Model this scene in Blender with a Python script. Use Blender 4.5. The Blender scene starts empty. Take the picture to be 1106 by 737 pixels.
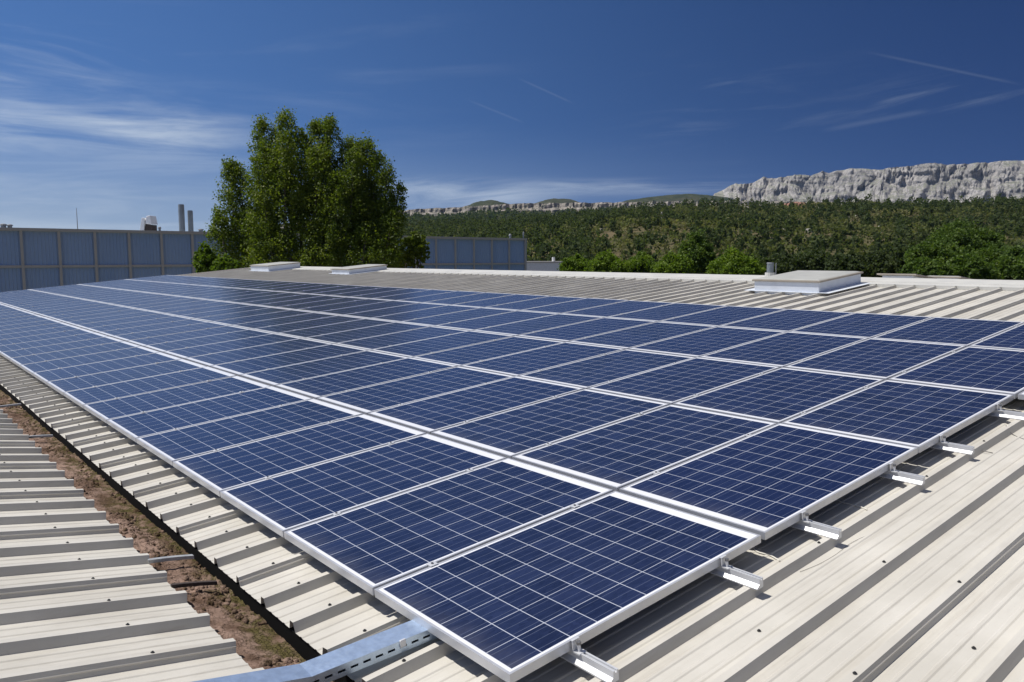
import bpy, math, random
import numpy as np
from mathutils import Vector, Matrix, noise
R_ = math.radians
S = bpy.context.scene
COL = S.collection
random.seed(7); rng = np.random.default_rng(11)

# ------------------------------------------------------------------ camera
CW = np.array([2.13959, -1.78238, 1.54608])
M = np.array([[0.64113, 0.08077, -0.76317], [0.76743, -0.06734, 0.63759], [0.00011, -0.99446, -0.10516]])
F = 850.9                       # focal length in photo pixels (photo is 1106 wide)
cd = bpy.data.cameras.new('camera'); cam = bpy.data.objects.new('camera', cd); COL.objects.link(cam)
cd.sensor_width = 36; cd.lens = 36 * F / 1106; cd.clip_start = 0.05; cd.clip_end = 20000
mw = Matrix.Identity(4)
for i in range(3):
    mw[i][0] = M[i, 0]; mw[i][1] = -M[i, 1]; mw[i][2] = -M[i, 2]; mw[i][3] = CW[i]
cam.matrix_world = mw; S.camera = cam

def direction(u, v):
    return M @ np.array([(u - 553) / F, (v - 368.5) / F, 1.0])
def at(u, v, depth):
    return CW + depth * direction(u, v)
def az_of(u, v=279):
    d = direction(u, v); return math.atan2(d[1], d[0])
def slope_of(u, v):
    d = direction(u, v); return d[2] / math.hypot(d[0], d[1])

# ------------------------------------------------------------------ light
SUN = Vector((-0.37, -0.37, 0.967)).normalized()
sd = bpy.data.lights.new('sun', 'SUN'); so = bpy.data.objects.new('sun', sd); COL.objects.link(so)
sd.energy = 4.8; sd.angle = R_(0.53); sd.color = (1.0, 0.955, 0.88)
so.rotation_euler = SUN.to_track_quat('Z', 'Y').to_euler()
S.view_settings.view_transform = 'Standard'; S.view_settings.look = 'None'
S.view_settings.exposure = 0.0; S.view_settings.gamma = 1.0

# node helpers
class NT:
    def __init__(s, tree): s.t = tree; s.n = tree.nodes; s.l = tree.links
    def new(s, typ, **kw):
        n = s.n.new(typ)
        for k, v in kw.items(): setattr(n, k, v)
        return n
    def put(s, sock, v):
        if isinstance(v, (int, float)): sock.default_value = v
        elif isinstance(v, (tuple, list)): sock.default_value = tuple(v) if len(v) == len(sock.default_value) else tuple(v) + (1,)
        else: s.l.new(v, sock)
    def math(s, op, a, b=0.0, c=0.0, clamp=False):
        n = s.new('ShaderNodeMath', operation=op, use_clamp=clamp)
        for i, x in enumerate((a, b, c)):
            s.put(n.inputs[i], x)
        return n.outputs[0]
    def vmath(s, op, a, b=(0, 0, 0)):
        n = s.new('ShaderNodeVectorMath', operation=op); s.put(n.inputs[0], a); s.put(n.inputs[1], b)
        return n.outputs['Value'] if op in ('DOT_PRODUCT', 'LENGTH') else n.outputs[0]
    def comb(s, x, y, z):
        n = s.new('ShaderNodeCombineXYZ'); s.put(n.inputs[0], x); s.put(n.inputs[1], y); s.put(n.inputs[2], z); return n.outputs[0]
    def sep(s, v):
        n = s.new('ShaderNodeSeparateXYZ'); s.l.new(v, n.inputs[0]); return n.outputs
    def ramp(s, x, lo, hi, a=0.0, b=1.0):
        n = s.new('ShaderNodeMapRange', interpolation_type='SMOOTHSTEP'); s.put(n.inputs['Value'], x)
        s.put(n.inputs['From Min'], lo); s.put(n.inputs['From Max'], hi); s.put(n.inputs['To Min'], a); s.put(n.inputs['To Max'], b)
        return n.outputs['Result']
    def noise(s, vec, scale, detail=4, rough=0.55, dist=0.0):
        n = s.new('ShaderNodeTexNoise'); s.l.new(vec, n.inputs['Vector'])
        n.inputs['Scale'].default_value = scale; n.inputs['Detail'].default_value = detail
        n.inputs['Roughness'].default_value = rough; n.inputs['Distortion'].default_value = dist
        return n.outputs[0]
    def mix(s, f, a, b):
        n = s.new('ShaderNodeMix', data_type='RGBA'); s.put(n.inputs['Factor'], f); s.put(n.inputs[6], a); s.put(n.inputs[7], b)
        return n.outputs[2]
    def scalev(s, v, sc):
        return s.vmath('MULTIPLY', v, sc)
    def bump(s, h, strength=0.3, dist=0.01):
        n = s.new('ShaderNodeBump'); s.put(n.inputs['Height'], h); n.inputs['Strength'].default_value = strength; n.inputs['Distance'].default_value = dist
        return n.outputs[0]

# ------------------------------------------------------------------ sky
W = bpy.data.worlds.new('World'); S.world = W; W.use_nodes = True
g = NT(W.node_tree); bg = g.n['Background']; bg.inputs[1].default_value = 0.10
tc = g.new('ShaderNodeTexCoord'); dirv = tc.outputs['Generated']
dx, dy, dz = g.sep(dirv)
sky = g.new('ShaderNodeTexSky', sky_type='NISHITA'); sky.sun_disc = False
sky.sun_elevation = math.asin(SUN.z); sky.sun_rotation = math.pi / 2 - math.atan2(SUN.y, SUN.x)
sky.altitude = 600; sky.air_density = 1.0; sky.dust_density = 0.15; sky.ozone_density = 3.0
zz = g.math('MULTIPLY_ADD', g.math('MAXIMUM', dz, 0.0), 1.0, 0.20)
g.l.new(g.vmath('NORMALIZE', g.comb(dx, dy, zz)), sky.inputs[0])
base = sky.outputs[0]
# polarised clear sky: deeper to the right of the view (away from the sun), paler near the horizon on the left
lft = g.vmath('DOT_PRODUCT', dirv, tuple(-M[:, 0]))          # + to the left
deep = g.ramp(lft, -0.75, 0.65)
lowe = g.ramp(dz, 0.0, 0.17, 1.0, 0.0)
tint = g.mix(deep, (0.115, 0.205, 0.40), (0.47, 0.68, 0.92))
n = g.new('ShaderNodeMix', data_type='RGBA', blend_type='MULTIPLY'); n.inputs[0].default_value = 1.0
g.l.new(base, n.inputs[6]); g.l.new(tint, n.inputs[7]); skyc = n.outputs[2]
pale = g.math('MULTIPLY', lowe, g.ramp(lft, -0.5, 0.6))
skyc = g.mix(g.math('MULTIPLY', pale, 0.80), skyc, (3.9, 4.8, 5.8))
# cirrus
az = g.math('ARCTAN2', dy, dx); el = g.math('ARCSINE', dz)
azr = az_of(553)
u_ = g.math('MULTIPLY', g.math('SUBTRACT', azr, az), F)       # roughly photo pixels right of centre
v_ = g.math('MULTIPLY', el, F)                               # roughly photo pixels above the horizon
def box_mask(u0, u1, v0, v1, fu, fv):
    a = g.math('MULTIPLY', g.ramp(u_, u0 - fu, u0 + fu), g.ramp(u_, u1 - fu, u1 + fu, 1, 0))
    b = g.math('MULTIPLY', g.ramp(v_, v0 - fv, v0 + fv), g.ramp(v_, v1 - fv, v1 + fv, 1, 0))
    return g.math('MULTIPLY', a, b)
def streaks(sx, sy, shear, lo, hi, off, dist=0.6, det=6):
    vv = g.math('MULTIPLY_ADD', u_, shear, v_)
    vec = g.comb(g.math('MULTIPLY', u_, sx), g.math('MULTIPLY', vv, sy), off)
    return g.ramp(g.noise(vec, 1.0, det, 0.6, dist), lo, hi)
parts_ = [
    (box_mask(-620, -270, -20, 150, 60, 30), streaks(.0045, .040, -.03, .36, .78, 3.1), .40),
    (box_mask(-560, -290, 95, 135, 60, 16), streaks(.006, .055, .02, .30, .70, 9.7), .44),
    (box_mask(-620, -380, 150, 205, 70, 22), streaks(.006, .035, .05, .42, .75, 5.5), .32),
    (box_mask(-130, 30, 55, 82, 50, 9), streaks(.006, .06, -.10, .30, .72, 1.3), .50),
    (box_mask(10, 260, 66, 80, 60, 6), streaks(.004, .07, .02, .36, .72, 7.3), .40),
    (box_mask(350, 700, 132, 168, 50, 10), streaks(.005, .060, -.16, .50, .78, 2.2), .13),
    (box_mask(120, 330, 110, 190, 60, 30), streaks(.006, .050, -.06, .50, .85, 6.6), .10),
    (box_mask(-380, -40, 120, 260, 120, 60), streaks(.004, .030, -.05, .48, .85, 8.8), .10),
]
cl = None
for m_, s_, k_ in parts_:
    t_ = g.math('MULTIPLY', g.math('MULTIPLY', m_, s_), k_)
    cl = t_ if cl is None else g.math('ADD', cl, t_)
def contrail(p0, p1, wdt, k):                                # thin arc between two directions
    a = direction(*p0); b = direction(*p1); a /= np.linalg.norm(a); b /= np.linalg.norm(b)
    nn = np.cross(a, b); L = np.linalg.norm(nn); nn /= L; tt = np.cross(nn, a); ang = math.asin(L)
    d1 = g.math('ABSOLUTE', g.vmath('DOT_PRODUCT', dirv, tuple(nn)))
    al = g.vmath('DOT_PRODUCT', dirv, tuple(tt))
    m = g.math('MULTIPLY', g.ramp(d1, 0, wdt / F, 1, 0), g.math('MULTIPLY', g.ramp(al, 0, ang * .3), g.ramp(al, ang * .8, ang, 1, 0)))
    return g.math('MULTIPLY', m, k)
for c_ in [((556, 83), (622, 113), 1.6, .05), ((500, 106), (569, 134), 1.6, .045), ((925, 54), (1110, 93), 2.0, .045), ((880, 143), (1010, 118), 4.0, .05)]:
    cl = g.math('ADD', cl, contrail(*c_))
skyc = g.mix(g.math('MINIMUM', cl, 0.8), skyc, (6.6, 7.4, 8.2))
hi = g.math('MULTIPLY', g.ramp(dz, .50, .80), g.ramp(g.noise(g.comb(g.math('MULTIPLY', dx, 2.0), g.math('MULTIPLY', dy, 5.0), dz), 1.0, 5, .6, .5), .3, .7))   # unseen white veil added overhead to make the fill light more neutral
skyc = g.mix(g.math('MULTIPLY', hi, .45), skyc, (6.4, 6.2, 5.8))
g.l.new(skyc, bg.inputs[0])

# ------------------------------------------------------------------ materials
MT = {}
def mat(name, col=(.5, .5, .5), rough=.5, metal=0.0, spec=0.5, var=0.0, vscale=3.0, fn=None):
    m = bpy.data.materials.new(name); m.use_nodes = True; t = NT(m.node_tree); b = t.n['Principled BSDF']
    b.inputs['Base Color'].default_value = (*col, 1); b.inputs['Roughness'].default_value = rough
    b.inputs['Metallic'].default_value = metal; b.inputs['Specular IOR Level'].default_value = spec
    if var > 0:
        co = t.new('ShaderNodeTexCoord').outputs['Object']
        f = t.noise(co, vscale, 6, .6)
        c0 = tuple(c * (1 - var) for c in col); c1 = tuple(min(1, c * (1 + var)) for c in col)
        t.l.new(t.mix(t.ramp(f, .3, .7), c0, c1), b.inputs['Base Color'])
        f2 = t.noise(co, vscale * 3.1, 3, .6)
        t.l.new(t.ramp(f2, .2, .8, rough * .8, min(1, rough * 1.2)), b.inputs['Roughness'])
    if fn: fn(t, b)
    MT[name] = m; return m

def f_roof(t, b):
    co = t.new('ShaderNodeTexCoord').outputs['Object']
    n1 = t.noise(co, 1.3, 6, .6); n2 = t.noise(t.scalev(co, (14, .7, 8)), 1.0, 5, .65); n3 = t.noise(co, 60, 3, .6)
    c = t.mix(t.ramp(n1, .3, .7), (.52, .495, .440), (.61, .585, .530))
    c = t.mix(t.math('MULTIPLY', t.ramp(n2, .50, .72), .34), c, (.38, .345, .29))
    c = t.mix(t.math('MULTIPLY', t.ramp(n3, .62, .80), .30), c, (.36, .33, .28))
    n4 = t.noise(t.scalev(co, (40, 2.2, 20)), 1.0, 3, .6)
    c = t.mix(t.math('MULTIPLY', t.ramp(n4, .56, .72), .24), c, (.36, .33, .29))
    t.l.new(c, b.inputs['Base Color'])
    t.l.new(t.ramp(n1, .2, .8, .42, .60), b.inputs['Roughness'])
    t.l.new(t.bump(t.math('ADD', n3, t.math('MULTIPLY', n1, 3)), .10, .004), b.inputs['Normal'])
mat('roof_paint', fn=f_roof, spec=.35)
mat('cap_white', (.58, .57, .53), .45, var=.05, vscale=1.2)
mat('shade_black', (.008, .008, .008), .9, spec=.1)  # near-black colour standing in for shade under the sheet overhang
mat('alu', (.63, .64, .66), .40, .30, var=.05, vscale=5)
mat('alu_frame', (.57, .58, .61), .38, .45, var=.04, vscale=9)
mat('galv', (.52, .64, .80), .34, .68, var=.10, vscale=22)
mat('zinc_dark', (.20, .20, .21), .5, .7, var=.2, vscale=20)
mat('screw', (.05, .05, .05), .6, .3)
mat('screw_washer', (.09, .085, .08), .6)
mat('strap_grey', (.36, .37, .38), .5, .3, var=.15, vscale=20)
mat('strap_rust', (.045, .03, .025), .8, var=.3, vscale=30)
mat('wire_white', (.66, .64, .58), .5)
mat('wire_grey', (.16, .15, .14), .6)
mat('sky_box', (.66, .70, .76), .5, var=.06, vscale=3)
mat('lid_grey', (.40, .40, .375), .55, var=.08, vscale=3)
mat('lid_edge', (.34, .30, .25), .6, var=.1)
mat('dome', (.45, .45, .43), .35, var=.08, vscale=3)
mat('bark', (.10, .08, .06), .9, var=.3, vscale=4)
mat('beige', (.54, .51, .47), .7, var=.06, vscale=.6)
mat('coping', (.52, .49, .45), .6, var=.05)
mat('steel_stack', (.24, .27, .29), .5, .4, var=.15, vscale=1.5)
mat('white_paint', (.80, .80, .80), .5, var=.05)
mat('brown_mesh', (.05, .035, .03), .8)
mat('mast', (.22, .23, .25), .6)
mat('plaster', (.50, .52, .55), .8, var=.08, vscale=.3)
def f_blue(t, b):
    co = t.new('ShaderNodeTexCoord').outputs['Object']
    n1 = t.noise(t.scalev(co, (1, .35, .08)), 1.2, 5, .6); n2 = t.noise(co, .12, 3, .5)
    c = t.mix(t.ramp(n1, .3, .7), (.32, .46, .70), (.37, .51, .74)); c = t.mix(t.math('MULTIPLY', t.ramp(n2, .3, .7), .3), c, (.42, .50, .62))
    t.l.new(c, b.inputs['Base Color'])
mat('blue_cladding', rough=.5, fn=f_blue)

# photovoltaic laminate: UV holds cell numbers (0..6 across, 0..10 along), outside it the white backsheet
def f_pv(t, b):
    uv = t.new('ShaderNodeUVMap').outputs[0]; u, v, _ = t.sep(uv)
    oi = t.new('ShaderNodeObjectInfo').outputs['Random']
    fu = t.math('FRACT', u); fv = t.math('FRACT', v)
    du = t.math('MINIMUM', fu, t.math('SUBTRACT', 1, fu)); dv = t.math('MINIMUM', fv, t.math('SUBTRACT', 1, fv))
    gap = t.math('MAXIMUM', t.math('LESS_THAN', du, .0105), t.math('LESS_THAN', dv, .0135))
    inn = t.math('MULTIPLY', t.math('MULTIPLY', t.math('GREATER_THAN', u, 0), t.math('LESS_THAN', u, 6)),
                 t.math('MULTIPLY', t.math('GREATER_THAN', v, 0), t.math('LESS_THAN', v, 10)))
    bus = None
    for q in (1/6, .5, 5/6):
        x = t.math('LESS_THAN', t.math('ABSOLUTE', t.math('SUBTRACT', fu, q)), .0085); bus = x if bus is None else t.math('MAXIMUM', bus, x)
    cell = t.new('ShaderNodeTexWhiteNoise', noise_dimensions='3D')
    t.l.new(t.comb(t.math('FLOOR', u), t.math('FLOOR', v), t.math('MULTIPLY', oi, 91)), cell.inputs['Vector'])
    vor = t.new('ShaderNodeTexVoronoi'); t.l.new(t.comb(u, t.math('MULTIPLY', v, .30), t.math('MULTIPLY', oi, 50)), vor.inputs['Vector']); vor.inputs['Scale'].default_value = 13
    k = t.math('ADD', t.math('MULTIPLY', cell.outputs[0], .55), t.math('MULTIPLY', t.sep(vor.outputs['Color'])[0], .45))
    c = t.mix(k, (.0085, .0130, .035), (.0240, .0345, .086))
    c = t.mix(t.math('MULTIPLY', oi, .5), c, (.0095, .0165, .062))
    c = t.mix(t.math('MULTIPLY', bus, .42), c, (.17, .20, .28))
    c = t.mix(gap, c, (.50, .53, .60))
    c = t.mix(inn, (.78, .79, .82), c)
    # dust film gathered towards the lower edge
    co = t.new('ShaderNodeTexCoord').outputs['Object']
    d = t.math('MULTIPLY', t.noise(t.scalev(co, (6, 1.6, 1)), 1.0, 5, .7), t.ramp(v, -.4, 1.6, 1.0, .32))
    c = t.mix(t.math('MULTIPLY', t.ramp(d, .22, .80), .16), c, (.40, .38, .36))
    t.l.new(c, b.inputs['Base Color'])
    b.inputs['Roughness'].default_value = .22; b.inputs['IOR'].default_value = 1.46
mat('pv', fn=f_pv, rough=.16)

def f_leaf(lo, hi, hi2):
    def f(t, b):
        a = t.new('ShaderNodeAttribute'); a.attribute_name = 'tint'
        k = a.outputs['Fac']
        c = t.mix(t.ramp(k, 0, .6), lo, hi); c = t.mix(t.ramp(k, .55, 1.0), c, hi2)
        t.l.new(c, b.inputs['Base Color'])
        tr = t.new('ShaderNodeBsdfTranslucent'); t.l.new(t.vmath('MULTIPLY', c, (1.5, 1.6, .8)), tr.inputs[0])
        mx = t.new('ShaderNodeMixShader'); mx.inputs[0].default_value = .38
        t.l.new(b.outputs[0], mx.inputs[1]); t.l.new(tr.outputs[0], mx.inputs[2])
        t.l.new(mx.outputs[0], t.n['Material Output'].inputs[0])
    return f
mat('leaf_poplar', rough=.55, spec=.3, fn=f_leaf((.052, .086, .010), (.125, .170, .016), (.22, .25, .030)))
mat('leaf_bright', rough=.6, spec=.25, fn=f_leaf((.055, .100, .012), (.120, .185, .018), (.20, .26, .030)))
mat('leaf_broad', rough=.6, spec=.25, fn=f_leaf((.044, .078, .016), (.086, .138, .024), (.145, .190, .036)))
mat('leaf_dark', rough=.7, spec=.2, fn=f_leaf((.034, .050, .020), (.062, .085, .032), (.095, .115, .045)))
mat('leaf_forest', rough=.8, spec=.1, fn=f_leaf((.054, .076, .030), (.118, .135, .048), (.195, .180, .088)))

def f_hill(t, b):
    co = t.new('ShaderNodeTexCoord').outputs['Object']
    n1 = t.noise(co, .018, 6, .65); n2 = t.noise(co, .12, 6, .7); n3 = t.noise(co, .9, 4, .6)
    c = t.mix(t.ramp(n1, .35, .65), (.085, .085, .042), (.165, .130, .075))
    c = t.mix(t.ramp(n2, .50, .68), c, (.065, .072, .032))
    c = t.mix(t.math('MULTIPLY', t.ramp(n3, .62, .72), .5), c, (.26, .23, .19))
    t.l.new(c, b.inputs['Base Color'])
    t.l.new(t.bump(t.math('ADD', n2, n3), .6, 3.0), b.inputs['Normal'])
mat('hillside_soil', rough=.95, spec=.05, fn=f_hill)
def f_farhill(t, b):
    co = t.new('ShaderNodeTexCoord').outputs['Object']
    n2 = t.noise(co, .05, 6, .7); n1 = t.noise(co, .008, 4, .6)
    c = t.mix(t.ramp(n2, .40, .62), (.030, .042, .026), (.070, .078, .045)); c = t.mix(t.math('MULTIPLY', t.ramp(n1, .4, .7), .3), c, (.10, .09, .07))
    t.l.new(c, b.inputs['Base Color']); t.l.new(t.bump(n2, .8, 8.0), b.inputs['Normal'])
mat('far_scrub', rough=.95, spec=.05, fn=f_farhill)
def f_rock(t, b):
    co = t.new('ShaderNodeTexCoord').outputs['Object']
    n1 = t.noise(co, .006, 7, .6); n2 = t.noise(t.scalev(co, (1, 1, .5)), .022, 8, .70, 1.2); n3 = t.noise(t.scalev(co, (.3, .3, 1.6)), .03, 5, .7, .5)
    c = t.mix(t.ramp(n1, .3, .7), (.285, .270, .255), (.395, .372, .350))
    c = t.mix(t.math('MULTIPLY', t.ramp(n2, .50, .62), .75), c, (.12, .115, .11))
    c = t.mix(t.math('MULTIPLY', t.ramp(n3, .60, .72), .45), c, (.10, .115, .085))
    for sc_, w_ in (((.011, .011, .0035), .05), ((.028, .028, .011), .06)):
        cr = t.new('ShaderNodeTexVoronoi', feature='DISTANCE_TO_EDGE'); wv = t.vmath('ADD', t.scalev(co, sc_), t.scalev(t.comb(n2, n3, n1), (1.2, 1.2, .8))); t.l.new(wv, cr.inputs['Vector']); cr.inputs['Scale'].default_value = 1
        c = t.mix(t.math('MULTIPLY', t.ramp(cr.outputs[0], 0, w_, 1, 0), .60), c, (.085, .085, .09))
    geo = t.new('ShaderNodeNewGeometry'); z = t.sep(geo.outputs['Normal'])[2]
    c = t.mix(t.math('MULTIPLY', t.ramp(z, .80, .95), .55), c, (.17, .18, .12))
    t.l.new(c, b.inputs['Base Color']); t.l.new(t.bump(t.math('ADD', n2, t.math('MULTIPLY', n1, 2)), .45, 10.0), b.inputs['Normal'])
mat('limestone', rough=.95, spec=.05, fn=f_rock)
def f_cliff(t, b):
    co = t.new('ShaderNodeTexCoord').outputs['Object']
    n1 = t.noise(t.scalev(co, (1, 1, .10)), .10, 5, .7); n2 = t.noise(t.scalev(co, (.15, .15, 1.2)), .25, 4, .6)
    c = t.mix(t.ramp(n1, .36, .60), (.095, .095, .080), (.36, .32, .28)); c = t.mix(t.math('MULTIPLY', t.ramp(n2, .52, .65), .6), c, (.085, .095, .06))
    t.l.new(c, b.inputs['Base Color'])
mat('band_rock', rough=.95, spec=.05, fn=f_cliff)
mat('red_rock', (.30, .17, .13), .95, spec=.05, var=.35, vscale=.15)
mat('pale_rock', (.50, .47, .42), .95, spec=.05, var=.15, vscale=.5)
def f_ground(t, b):
    co = t.new('ShaderNodeTexCoord').outputs['Object']
    n1 = t.noise(co, .02, 6, .6); n2 = t.noise(co, .6, 4, .6)
    c = t.mix(t.ramp(n1, .4, .6), (.10, .10, .055), (.20, .17, .12)); c = t.mix(t.math('MULTIPLY', n2, .4), c, (.06, .075, .03)); t.l.new(c, b.inputs['Base Color'])
mat('dry_ground', rough=.95, spec=.05, fn=f_ground)
def f_soil(t, b):
    co = t.new('ShaderNodeTexCoord').outputs['Object']
    n1 = t.noise(co, 3.2, 6, .65, .4); n2 = t.noise(co, 55, 5, .7); n3 = t.noise(co, 15, 5, .65)
    z = t.new('ShaderNodeAttribute'); z.attribute_name = 'moss'
    c = t.mix(t.ramp(n1, .35, .62), (.115, .072, .050), (.31, .215, .170))
    c = t.mix(t.math('MULTIPLY', t.math('MULTIPLY', t.ramp(n3, .50, .60), t.ramp(z.outputs['Fac'], .02, .25)), .7), c, (.12, .075, .045))
    mossy = t.math('MULTIPLY', z.outputs['Fac'], t.ramp(n3, .35, .60))
    c = t.mix(t.math('MULTIPLY', mossy, .8), c, (.085, .080, .024))
    c = t.mix(t.math('MULTIPLY', t.ramp(n2, .50, .70), .55), c, (.085, .058, .042))
    cr = t.new('ShaderNodeTexVoronoi', feature='DISTANCE_TO_EDGE'); t.l.new(t.vmath('ADD', co, t.scalev(t.comb(n3, n1, n2), (.05, .05, .05))), cr.inputs['Vector']); cr.inputs['Scale'].default_value = 52
    crk = t.math('MULTIPLY', t.ramp(cr.outputs[0], .0, .06, 1, 0), t.ramp(n3, .42, .55))
    c = t.mix(t.math('MULTIPLY', crk, .75), c, (.02, .015, .012))
    t.l.new(c, b.inputs['Base Color']); t.l.new(t.bump(t.math('SUBTRACT', n2, crk), .8, .010), b.inputs['Normal'])
mat('gutter_soil', rough=.95, spec=.05, fn=f_soil)

# ------------------------------------------------------------------ object helpers
def tag(o, label=None, cat=None, group=None, kind=None):
    if label: o['label'] = label
    if cat: o['category'] = cat
    if group: o['group'] = group
    if kind: o['kind'] = kind
    return o
def thing(name, label, cat, loc=(0, 0, 0), rot=(0, 0, 0), group=None):
    o = bpy.data.objects.new(name, None); COL.objects.link(o); o.location = tuple(loc); o.rotation_euler = rot
    o.empty_display_size = .2
    return tag(o, label, cat, group)
class MB:
    def __init__(s): s.v = []; s.f = []; s.uv = None
    def quad(s, *p):
        i = len(s.v); s.v += [tuple(q) for q in p]; s.f.append(tuple(range(i, i + len(p)))); return s
    def hexa(s, p):     # 8 points: bottom ring 0-3, top ring 4-7
        i = len(s.v); s.v += [tuple(q) for q in p]
        for a in ((3, 2, 1, 0), (4, 5, 6, 7), (0, 1, 5, 4), (1, 2, 6, 5), (2, 3, 7, 6), (3, 0, 4, 7)): s.f.append(tuple(i + k for k in a))
        return s
    def box(s, x0, x1, y0, y1, z0, z1):
        return s.hexa([(x0, y0, z0), (x1, y0, z0), (x1, y1, z0), (x0, y1, z0), (x0, y0, z1), (x1, y0, z1), (x1, y1, z1), (x0, y1, z1)])
    def prism(s, prof, y0, y1, axis='x'):   # profile of (a,b); extruded along axis
        n = len(prof); i = len(s.v)
        for y in (y0, y1):
            for a, b in prof: s.v.append((y, a, b) if axis == 'x' else ((a, y, b) if axis == 'y' else (a, b, y)))
        for k in range(n): s.f.append((i + k, i + (k + 1) % n, i + n + (k + 1) % n, i + n + k))
        s.f.append(tuple(range(i + n - 1, i - 1, -1))); s.f.append(tuple(range(i + n, i + 2 * n)))
        return s
    def tube(s, pts, rad, n=8, cap=True):
        pts = [Vector(p) for p in pts]; rad = [float(r) for r in rad] if isinstance(rad, (list, tuple)) else [float(rad)] * len(pts)
        i0 = len(s.v)
        for k, p in enumerate(pts):
            d = (pts[min(k + 1, len(pts) - 1)] - pts[max(k - 1, 0)]).normalized()
            a = d.orthogonal().normalized() if k == 0 else (a - d * a.dot(d)).normalized(); b = d.cross(a)
            for j in range(n):
                t = 2 * math.pi * j / n; s.v.append(tuple(p + rad[k] * (math.cos(t) * a + math.sin(t) * b)))
        for k in range(len(pts) - 1):
            for j in range(n):
                s.f.append((i0 + k * n + j, i0 + k * n + (j + 1) % n, i0 + (k + 1) * n + (j + 1) % n, i0 + (k + 1) * n + j))
        if cap:
            s.f.append(tuple(range(i0 + n - 1, i0 - 1, -1))); e = i0 + (len(pts) - 1) * n; s.f.append(tuple(range(e, e + n)))
        return s
    def grid(s, P):      # P[i][j] points
        i0 = len(s.v); h, w = len(P), len(P[0])
        for r in P:
            for q in r: s.v.append(tuple(q))
        for i in range(h - 1):
            for j in range(w - 1): s.f.append((i0 + i * w + j, i0 + i * w + j + 1, i0 + (i + 1) * w + j + 1, i0 + (i + 1) * w + j))
        return s
    def mesh(s, name, m, smooth=False):
        me = bpy.data.meshes.new(name); me.from_pydata(s.v, [], s.f); me.materials.append(MT[m])
        if smooth: me.polygons.foreach_set('use_smooth', [True] * len(me.polygons))
        me.update(); return me
    def build(s, name, m, parent=None, bevel=0, smooth=False, solid=0):
        o = bpy.data.objects.new(name, s.mesh(name, m, smooth)); COL.objects.link(o)
        if parent: o.parent = parent
        if solid: q = o.modifiers.new('solid', 'SOLIDIFY'); q.thickness = solid; q.offset = -1
        if bevel: q = o.modifiers.new('bevel', 'BEVEL'); q.width = bevel; q.segments = 2; q.limit_method = 'ANGLE'
        return o
def link(name, me, parent=None):
    o = bpy.data.objects.new(name, me); COL.objects.link(o)
    if parent: o.parent = parent
    return o

TH = R_(5.4); cT, sT = math.cos(TH), math.sin(TH)
def l2w(x, y, z): return (x, y * cT - z * sT, y * sT + z * cT)       # panel roof frame -> world
def w2l(x, y, z): return (x, y * cT + z * sT, -y * sT + z * cT)
PAN, CREST = -.136, -.090

# ================================================================== GROUND, HILLS, MOUNTAIN
GZ = -6.0
gm = MB(); N = 48
ring = [(4600 * math.cos(2 * math.pi * i / N), 4600 * math.sin(2 * math.pi * i / N), GZ) for i in range(N)]
gm.v = ring; gm.f = [tuple(range(N))]; tag(gm.build('ground', 'dry_ground'), kind='structure')

def fbm(x, y, z=0.0, o=5, h=.9): return noise.fractal(Vector((x, y, z)), h, 2.0, o)
def interp(x, tab):
    xs = [a for a, _ in tab]; ys = [b for _, b in tab]; return float(np.interp(x, xs, ys))
U0, U1 = -260, 1500
# crest of the wooded hill, photo column -> photo row
CR = [(-260, 285), (200, 272), (260, 262), (340, 250), (440, 242), (500, 241), (560, 239), (610, 234), (660, 228), (700, 224), (770, 220), (850, 219), (900, 218), (1000, 217), (1106, 216), (1500, 214)]
CR = [(a, b + 5) for a, b in CR]
def colray(u):
    d = direction(u, 279); hl = math.hypot(d[0], d[1]); return d[0] / hl, d[1] / hl, hl
def crest_h(u, r):      # world height reached at distance r when seen on the crest row
    return CW[2] + r * slope_of(u, interp(u, CR))
RC = 620.0
def hill_z(u, r):
    H = crest_h(u, RC)
    t = max(0.0, min(1.0, (r - 170) / (RC - 170))); t = t ** 1.15
    cx, cy, _ = colray(u); x, y = CW[0] + cx * r, CW[1] + cy * r
    b = fbm(x / 140, y / 140, 1.7) * 9 * min(1, t * 3) * (1 - t * .6) + fbm(x / 30, y / 30, 4.2) * 1.4
    z = GZ - .6 + (H - GZ) * t + b * (0.35 + .65 * math.sin(math.pi * min(t, 1)))
    if r > RC: z -= (r - RC) * .05
    return z
P = []
us = np.linspace(U0, U1, 150); rs = list(np.linspace(165, 620, 56)) + [660, 720, 800]
for r in rs:
    row = []
    for u in us:
        cx, cy, _ = colray(u); row.append((CW[0] + cx * r, CW[1] + cy * r, hill_z(u, r)))
    P.append(row)
tag(MB().grid(P).build('hillside', 'hillside_soil', smooth=True), kind='structure')

# far slope below the cliff band, then the cliff band and the rounded hills behind
FAR = [(-260, 285), (200, 272), (300, 246), (440, 232), (500, 231), (560, 228.5), (640, 226), (700, 225), (800, 223), (950, 224), (1500, 226)]
P = []
for r in np.linspace(760, 1640, 26):
    row = []; t = (r - 760) / (1640 - 760)
    for u in np.linspace(-100, 1000, 120):
        cx, cy, _ = colray(u); x, y = CW[0] + cx * r, CW[1] + cy * r
        H = CW[2] + 1600 * slope_of(u, interp(u, FAR))
        row.append((x, y, GZ - 1 + (H - GZ + 1) * t + fbm(x / 160, y / 160, 2) * 7))
    P.append(row)
tag(MB().grid(P).build('far_slope', 'far_scrub', smooth=True), kind='structure')
TOP = [(150, 280), (220, 268), (300, 242), (380, 229), (430, 226.5), (450, 225), (500, 222.5), (540, 220), (560, 218.6), (640, 217.8), (700, 217), (740, 216), (780, 216), (900, 217), (1000, 218)]
P = []
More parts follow.
